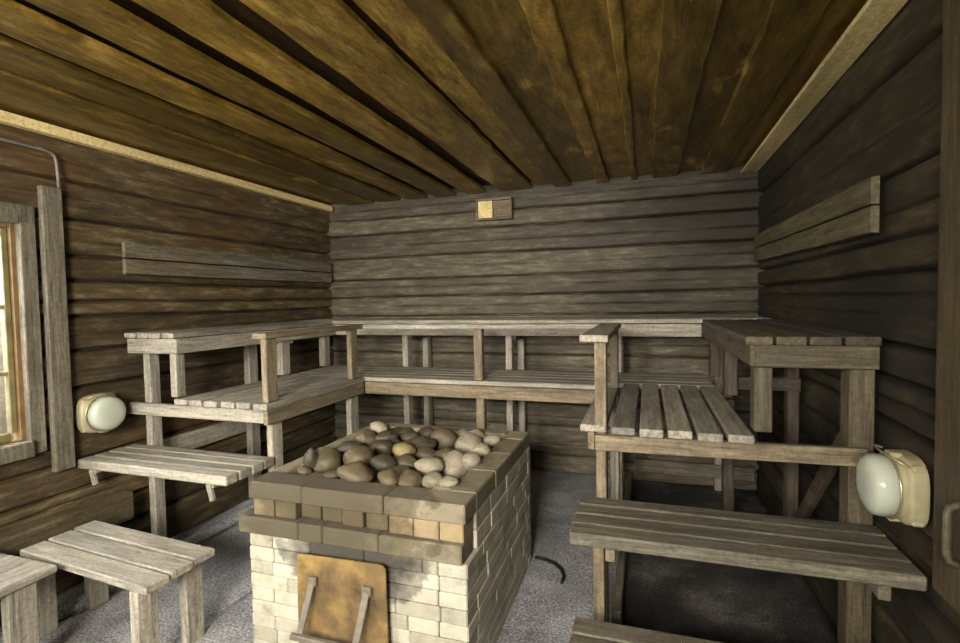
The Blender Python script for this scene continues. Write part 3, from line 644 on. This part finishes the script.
#  x, y, z, rx, ry, rz, turn, tone, label
STONES = [
(-1.495, 1.918, 0.735, 0.038, 0.03, 0.022, 0.123, 'b', 'brown oval stone in the front left of the heap'),
(-1.496, 1.968, 0.768, 0.037, 0.037, 0.064, 0.242, 'd', 'dark stone standing on edge at the left of the heap'),
(-1.464, 2.039, 0.742, 0.082, 0.082, 0.067, 0.295, 'b', 'large brown stone with a pointed crest near the left front of the heap'),
(-1.398, 1.868, 0.735, 0.044, 0.035, 0.014, 0.442, 'b', 'brown flat stone in the front left of the heap, leftmost of its look'),
(-1.335, 1.9, 0.735, 0.051, 0.041, 0.022, 0.24, 'b', 'brown flat stone in the front left of the heap, second from the left'),
(-1.469, 2.237, 0.742, 0.077, 0.062, 0.047, 0.422, 'd', 'dark brown oval stone in the centre left of the heap'),
(-1.307, 2.084, 0.756, 0.076, 0.076, 0.062, -0.471, 'b', 'big round brown stone in the left middle of the stone heap'),
(-1.188, 1.871, 0.768, 0.078, 0.062, 0.042, -0.034, 'b', 'wide light brown stone at the left front rim of the heap'),
(-1.478, 2.431, 0.742, 0.064, 0.064, 0.054, 0.443, 'b', 'tilted oval brown stone in the back left of the heap'),
(-1.485, 2.577, 0.775, 0.054, 0.043, 0.032, 0.149, 'l', 'small pale stone alone on the far back rim'),
(-1.354, 2.422, 0.768, 0.068, 0.055, 0.035, 0.401, 'd', 'dark brown flat stone in the back middle of the heap, leftmost of its look'),
(-1.309, 2.301, 0.742, 0.082, 0.066, 0.047, -0.387, 'd', 'dark brown oval stone in the centre middle of the heap, leftmost of its look'),
(-1.161, 2.059, 0.756, 0.064, 0.054, 0.042, -0.031, 'd', 'dark brown oval stone in the centre middle of the heap, second from the left'),
(-1.141, 2.218, 0.767, 0.059, 0.053, 0.042, -0.253, 'y', 'ochre patched broken stone in the middle of the heap'),
(-1.082, 2.127, 0.741, 0.062, 0.053, 0.041, 0.044, 'b', 'round brown stone just below the ochre stone'),
(-1.073, 2.023, 0.735, 0.06, 0.048, 0.021, 0.074, 'b', 'brown flat stone in the front middle of the heap'),
(-1.024, 1.857, 0.767, 0.051, 0.041, 0.032, -0.487, 'b', 'brown oval stone in the front middle of the heap'),
(-0.953, 1.9, 0.741, 0.058, 0.056, 0.044, -0.283, 'b', 'upright rounded brown stone at the front middle rim'),
(-1.249, 2.503, 0.757, 0.055, 0.044, 0.032, -0.221, 'd', 'dark brown oval stone in the back middle of the heap, leftmost of its look'),
(-1.119, 2.351, 0.767, 0.089, 0.071, 0.037, 0.416, 'd', 'dark brown flat stone in the centre middle of the heap'),
(-1.056, 2.292, 0.741, 0.063, 0.05, 0.029, 0.266, 'b', 'brown flat stone in the centre middle of the heap'),
(-1.183, 2.595, 0.757, 0.056, 0.047, 0.037, -0.34, 'd', 'dark brown oval stone in the back middle of the heap, second from the left'),
(-0.921, 2.038, 0.767, 0.066, 0.053, 0.041, 0.297, 'l', 'pale grey oval stone in the front right of the heap'),
(-0.86, 1.943, 0.741, 0.052, 0.052, 0.041, -0.361, 'l', 'pale grey round stone in the front right of the heap'),
(-1.041, 2.498, 0.757, 0.075, 0.075, 0.063, 0.117, 'b', 'large round brown stone at the back right of the heap'),
(-0.928, 2.244, 0.767, 0.056, 0.045, 0.025, -0.373, 'b', 'brown flat stone in the centre right of the heap'),
(-0.843, 2.14, 0.741, 0.073, 0.073, 0.063, -0.498, 'l', 'largest pale round stone right of centre near the front rim'),
(-0.787, 1.878, 0.735, 0.051, 0.041, 0.017, 0.371, 'l', 'pale grey flat stone in the front right of the heap, leftmost of its look'),
(-0.769, 1.887, 0.767, 0.047, 0.038, 0.022, -0.291, 'l', 'pale grey flat stone in the front right of the heap, second from the left'),
(-0.984, 2.659, 0.741, 0.053, 0.043, 0.034, -0.285, 'l', 'pale grey oval stone in the back right of the heap'),
(-0.878, 2.433, 0.758, 0.072, 0.072, 0.064, 0.482, 'l', 'big pale pear shaped stone at the back right of the heap'),
(-0.771, 2.159, 0.766, 0.05, 0.05, 0.04, 0.372, 'l', 'pale grey round stone in the centre right of the heap, leftmost of its look'),
(-0.909, 2.655, 0.741, 0.063, 0.051, 0.038, -0.211, 'l', 'pale stone in the far right corner of the heap'),
(-0.787, 2.534, 0.758, 0.049, 0.044, 0.034, 0.461, 'l', 'pale stone wedged beside the right rim brick at the back'),
(-0.769, 2.323, 0.766, 0.045, 0.045, 0.038, 0.039, 'l', 'pale grey round stone in the centre right of the heap, second from the left'),
(-0.785, 2.308, 0.735, 0.032, 0.028, 0.022, 0.178, 'b', 'brown oval stone in the centre right of the heap'),
(-1.13, 2.652, 0.735, 0.07, 0.056, 0.024, -0.295, 'd', 'dark brown flat stone in the back right of the heap, leftmost of its look'),
(-1.398, 2.657, 0.735, 0.059, 0.047, 0.027, 0.441, 'd', 'dark brown flat stone in the back middle of the heap, second from the left'),
(-1.486, 2.442, 0.735, 0.052, 0.042, 0.027, 0.191, 'd', 'dark brown flat stone in the back left of the heap'),
(-1.489, 2.19, 0.735, 0.048, 0.038, 0.022, 0.467, 'd', 'dark brown flat stone in the centre left of the heap'),
(-1.354, 2.66, 0.735, 0.052, 0.042, 0.024, 0.394, 'd', 'dark brown flat stone in the back middle of the heap, third from the left'),
(-1.296, 2.411, 0.741, 0.046, 0.037, 0.028, -0.201, 'd', 'dark brown oval stone in the centre middle of the heap, third from the left'),
(-1.215, 2.659, 0.735, 0.052, 0.042, 0.022, -0.139, 'd', 'dark brown flat stone in the back right of the heap, second from the left'),
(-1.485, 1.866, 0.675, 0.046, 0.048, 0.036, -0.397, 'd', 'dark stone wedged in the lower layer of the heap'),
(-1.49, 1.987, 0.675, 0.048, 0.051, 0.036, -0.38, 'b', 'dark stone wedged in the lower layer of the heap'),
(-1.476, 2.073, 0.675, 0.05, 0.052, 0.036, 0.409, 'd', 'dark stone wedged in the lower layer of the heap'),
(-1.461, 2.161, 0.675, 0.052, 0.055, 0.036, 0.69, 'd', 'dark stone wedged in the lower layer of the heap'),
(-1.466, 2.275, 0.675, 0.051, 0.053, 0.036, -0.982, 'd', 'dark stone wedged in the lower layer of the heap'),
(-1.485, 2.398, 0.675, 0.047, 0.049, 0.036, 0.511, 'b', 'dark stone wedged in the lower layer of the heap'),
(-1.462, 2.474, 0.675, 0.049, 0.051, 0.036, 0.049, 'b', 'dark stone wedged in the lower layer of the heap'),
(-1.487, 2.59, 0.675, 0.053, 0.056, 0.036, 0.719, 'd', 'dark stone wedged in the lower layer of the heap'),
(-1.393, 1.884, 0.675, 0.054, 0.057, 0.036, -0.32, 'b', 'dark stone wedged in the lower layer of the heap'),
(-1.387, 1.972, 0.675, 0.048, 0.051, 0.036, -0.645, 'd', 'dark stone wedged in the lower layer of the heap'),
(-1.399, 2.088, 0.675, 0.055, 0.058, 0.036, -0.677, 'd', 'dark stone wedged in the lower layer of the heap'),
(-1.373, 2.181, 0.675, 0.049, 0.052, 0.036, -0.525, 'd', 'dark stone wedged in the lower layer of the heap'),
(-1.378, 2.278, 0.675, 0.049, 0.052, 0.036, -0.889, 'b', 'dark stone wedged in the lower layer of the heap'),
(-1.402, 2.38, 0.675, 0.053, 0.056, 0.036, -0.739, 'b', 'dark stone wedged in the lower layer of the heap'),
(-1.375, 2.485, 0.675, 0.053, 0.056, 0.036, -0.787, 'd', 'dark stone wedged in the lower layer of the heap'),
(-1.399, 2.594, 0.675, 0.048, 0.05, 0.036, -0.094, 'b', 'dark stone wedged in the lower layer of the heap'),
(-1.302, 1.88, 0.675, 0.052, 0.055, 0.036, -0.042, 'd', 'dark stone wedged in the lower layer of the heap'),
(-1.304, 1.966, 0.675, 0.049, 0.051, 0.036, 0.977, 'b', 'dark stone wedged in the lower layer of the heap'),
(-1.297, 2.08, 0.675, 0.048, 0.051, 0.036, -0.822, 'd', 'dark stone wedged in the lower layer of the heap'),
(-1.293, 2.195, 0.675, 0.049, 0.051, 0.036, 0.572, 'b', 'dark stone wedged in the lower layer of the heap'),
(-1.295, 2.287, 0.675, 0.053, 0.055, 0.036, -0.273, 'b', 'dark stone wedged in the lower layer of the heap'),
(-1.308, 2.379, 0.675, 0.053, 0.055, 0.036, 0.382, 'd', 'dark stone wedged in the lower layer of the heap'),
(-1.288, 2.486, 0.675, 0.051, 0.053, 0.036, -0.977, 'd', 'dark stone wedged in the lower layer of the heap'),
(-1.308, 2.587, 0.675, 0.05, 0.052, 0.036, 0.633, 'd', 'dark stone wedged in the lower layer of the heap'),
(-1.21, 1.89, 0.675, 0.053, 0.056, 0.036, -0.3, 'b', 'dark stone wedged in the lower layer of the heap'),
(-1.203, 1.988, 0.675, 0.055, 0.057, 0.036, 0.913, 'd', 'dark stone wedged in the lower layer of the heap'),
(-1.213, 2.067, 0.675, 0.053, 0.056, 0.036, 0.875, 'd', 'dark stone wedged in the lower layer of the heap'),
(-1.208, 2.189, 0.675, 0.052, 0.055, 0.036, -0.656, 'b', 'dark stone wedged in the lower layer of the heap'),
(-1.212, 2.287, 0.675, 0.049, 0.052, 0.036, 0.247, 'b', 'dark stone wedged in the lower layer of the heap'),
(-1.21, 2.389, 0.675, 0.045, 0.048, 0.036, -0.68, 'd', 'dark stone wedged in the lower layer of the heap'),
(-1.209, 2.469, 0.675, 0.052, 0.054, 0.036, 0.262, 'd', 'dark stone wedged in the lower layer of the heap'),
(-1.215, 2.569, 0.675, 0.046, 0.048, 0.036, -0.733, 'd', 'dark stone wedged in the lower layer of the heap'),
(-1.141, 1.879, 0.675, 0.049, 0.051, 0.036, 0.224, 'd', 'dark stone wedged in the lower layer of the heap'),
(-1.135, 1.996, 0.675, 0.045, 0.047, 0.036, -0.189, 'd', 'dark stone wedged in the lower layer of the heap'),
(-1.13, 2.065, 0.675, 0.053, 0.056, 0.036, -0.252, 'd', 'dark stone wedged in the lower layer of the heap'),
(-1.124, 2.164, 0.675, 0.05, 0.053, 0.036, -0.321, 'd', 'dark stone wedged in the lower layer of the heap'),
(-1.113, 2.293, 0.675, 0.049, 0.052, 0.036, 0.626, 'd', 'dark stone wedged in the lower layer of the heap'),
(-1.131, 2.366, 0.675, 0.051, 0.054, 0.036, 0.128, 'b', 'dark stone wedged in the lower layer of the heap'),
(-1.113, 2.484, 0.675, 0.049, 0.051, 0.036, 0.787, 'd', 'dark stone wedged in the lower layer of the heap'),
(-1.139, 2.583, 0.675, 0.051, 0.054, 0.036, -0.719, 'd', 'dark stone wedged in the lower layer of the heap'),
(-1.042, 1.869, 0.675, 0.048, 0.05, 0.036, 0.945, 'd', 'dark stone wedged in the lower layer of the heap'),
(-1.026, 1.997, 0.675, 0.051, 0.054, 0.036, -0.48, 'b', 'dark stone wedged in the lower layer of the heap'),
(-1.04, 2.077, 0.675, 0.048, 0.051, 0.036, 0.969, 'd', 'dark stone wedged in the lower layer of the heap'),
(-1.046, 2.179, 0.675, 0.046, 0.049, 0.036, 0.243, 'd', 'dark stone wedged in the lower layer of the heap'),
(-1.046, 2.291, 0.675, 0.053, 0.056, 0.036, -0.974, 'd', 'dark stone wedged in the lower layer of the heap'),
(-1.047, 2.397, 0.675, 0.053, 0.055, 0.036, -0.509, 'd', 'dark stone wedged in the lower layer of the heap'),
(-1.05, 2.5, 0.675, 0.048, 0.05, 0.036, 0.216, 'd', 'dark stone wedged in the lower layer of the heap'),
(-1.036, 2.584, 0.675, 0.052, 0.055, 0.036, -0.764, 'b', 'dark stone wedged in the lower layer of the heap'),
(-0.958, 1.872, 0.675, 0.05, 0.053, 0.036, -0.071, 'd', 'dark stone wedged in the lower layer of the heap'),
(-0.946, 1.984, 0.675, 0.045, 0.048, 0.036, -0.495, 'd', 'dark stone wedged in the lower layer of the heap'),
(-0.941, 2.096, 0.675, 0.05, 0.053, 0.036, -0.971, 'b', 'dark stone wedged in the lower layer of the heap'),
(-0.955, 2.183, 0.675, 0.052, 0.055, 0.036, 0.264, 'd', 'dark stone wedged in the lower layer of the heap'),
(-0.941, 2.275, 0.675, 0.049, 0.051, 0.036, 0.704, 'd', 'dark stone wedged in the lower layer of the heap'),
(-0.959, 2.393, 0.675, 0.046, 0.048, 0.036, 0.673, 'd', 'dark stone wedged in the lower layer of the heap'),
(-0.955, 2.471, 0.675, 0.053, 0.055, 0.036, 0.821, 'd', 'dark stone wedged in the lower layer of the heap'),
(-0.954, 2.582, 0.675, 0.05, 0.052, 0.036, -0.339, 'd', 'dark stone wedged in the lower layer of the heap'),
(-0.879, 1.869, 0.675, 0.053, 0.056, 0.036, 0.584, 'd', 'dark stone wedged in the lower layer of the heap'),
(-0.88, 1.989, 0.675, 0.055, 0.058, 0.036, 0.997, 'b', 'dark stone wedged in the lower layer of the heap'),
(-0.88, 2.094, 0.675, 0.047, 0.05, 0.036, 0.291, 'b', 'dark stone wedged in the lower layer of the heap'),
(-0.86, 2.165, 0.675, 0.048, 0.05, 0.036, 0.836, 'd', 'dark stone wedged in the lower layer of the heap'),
(-0.863, 2.277, 0.675, 0.047, 0.049, 0.036, 0.245, 'd', 'dark stone wedged in the lower layer of the heap'),
(-0.878, 2.375, 0.675, 0.046, 0.048, 0.036, -0.885, 'd', 'dark stone wedged in the lower layer of the heap'),
(-0.859, 2.495, 0.675, 0.046, 0.049, 0.036, -0.137, 'd', 'dark stone wedged in the lower layer of the heap'),
(-0.863, 2.58, 0.675, 0.054, 0.057, 0.036, -0.252, 'd', 'dark stone wedged in the lower layer of the heap'),
(-0.775, 1.88, 0.675, 0.054, 0.057, 0.036, 0.11, 'd', 'dark stone wedged in the lower layer of the heap'),
(-0.786, 1.982, 0.675, 0.048, 0.05, 0.036, 0.501, 'd', 'dark stone wedged in the lower layer of the heap'),
(-0.79, 2.069, 0.675, 0.049, 0.051, 0.036, 0.474, 'd', 'dark stone wedged in the lower layer of the heap'),
(-0.773, 2.186, 0.675, 0.046, 0.048, 0.036, 0.336, 'd', 'dark stone wedged in the lower layer of the heap'),
(-0.79, 2.284, 0.675, 0.047, 0.05, 0.036, 0.754, 'd', 'dark stone wedged in the lower layer of the heap'),
(-0.784, 2.392, 0.675, 0.045, 0.048, 0.036, 0.45, 'd', 'dark stone wedged in the lower layer of the heap'),
(-0.789, 2.498, 0.675, 0.052, 0.054, 0.036, -0.554, 'd', 'dark stone wedged in the lower layer of the heap')]
for i, (x, y, z, rx, ry, rz, turn, tn, lab) in enumerate(STONES):
    me = SM[i % 9].copy(); me.materials.append(mats[tn])
    o = bpy.data.objects.new('sauna_stone', me); COL.objects.link(o)
    o.location = (x, y, z); o.scale = (rx, ry, rz); o.rotation_euler = (rnd(.25), rnd(.25), turn)
    tag(o, lab, 'stone', 'rounded stones heaped on the brick stove')

# ---------------------------------------------------------------- wall lamps
def lamp(label, x, y, z, s, tilt=0):
    """bulkhead lamp; s=+1 points to +x, -1 to -x"""
    t = thing('wall_lamp', label, 'lamp', (x, y, z), 'round glass bulkhead lamps')
    def ring(xx, r, sq=2.0, n=48, rib=0):
        out = []
        for k in range(n):
            a = 2*math.pi*k/n; c, sn = math.cos(a), math.sin(a)
            rr = r/((abs(c)**sq+abs(sn)**sq)**(1/sq)) + (rib if k % 2 else 0)
            out.append((x+s*xx, y+rr*c, z+rr*sn))
        return out
    m = MB(t.location); m.loft([ring(.0, .108, 3.2), ring(.036, .106, 3.2), ring(.044, .100, 2.6), ring(.046, .098, 2.2), ring(.058, .098, 2.0), ring(.062, .094)])
    for a in (.785, 2.356, 3.927, 5.498):
        cy, cz = y+.112*math.cos(a), z+.112*math.sin(a); m.box(min(x, x+s*.036), max(x, x+s*.036), cy-.014, cy+.014, cz-.014, cz+.014, .006)
    for a in (1.57, -1.57): m.box(min(x+s*.03, x+s*.068), max(x+s*.03, x+s*.068), y-.022, y+.022, z+.098*math.sin(a)-.012, z+.098*math.sin(a)+.012, .005)
    m.build('base', M['cream_enamel'], t, False)
    m = MB(t.location)
    m.loft([ring(.063, .088, n=96), ring(.068, .090, n=96, rib=.006), ring(.092, .091, n=96, rib=.006), ring(.112, .089, n=96, rib=.005), ring(.121, .083, n=96, rib=.002), ring(.128, .070, n=96), ring(.132, .050, n=96), ring(.133, .030, n=96), ring(.1335, .012, n=96)])
    d = m.build('glass_dome', M['dome'], t, True)
    m = MB(t.location)
    pts = [(x+s*(.066), y+.1005*math.cos(a), z+.1005*math.sin(a)) for a in [2*math.pi*k/40 for k in range(41)]]
    m.tube(pts, .0035, 6); m.tube([(x+s*.06, y+.05, z+.108), (x+s*.08, y+.06, z+.112), (x+s*.09, y, z+.113), (x+s*.08, y-.07, z+.108), (x+s*.05, y-.1, z+.09)], .0035, 6)
    m.build('wire_clip', M['brass'], t, True)
    return t
lamp('round white glass lamp on the left log wall beside the window', XL+.008, 2.02, .905, 1)
lamp('ribbed glass lamp in a cream housing on the right log wall', XR-.008, 1.918, .888, -1)

# hose on the floor right of the stove
m = MB(); P0 = [(-.615, 2.80), (-.56, 2.79), (-.50, 2.765), (-.45, 2.71), (-.425, 2.64), (-.43, 2.57)]
pts = []
for i in range(len(P0)-1):
    for k in range(5): f = k/5; pts.append((P0[i][0]*(1-f)+P0[i+1][0]*f, P0[i][1]*(1-f)+P0[i+1][1]*f, .02))
m.tube(pts, .009, 8); tag(m.build('hose', M['black_rubber'], smooth=True), 'short black hose curling on the concrete floor right of the stove', 'hose')
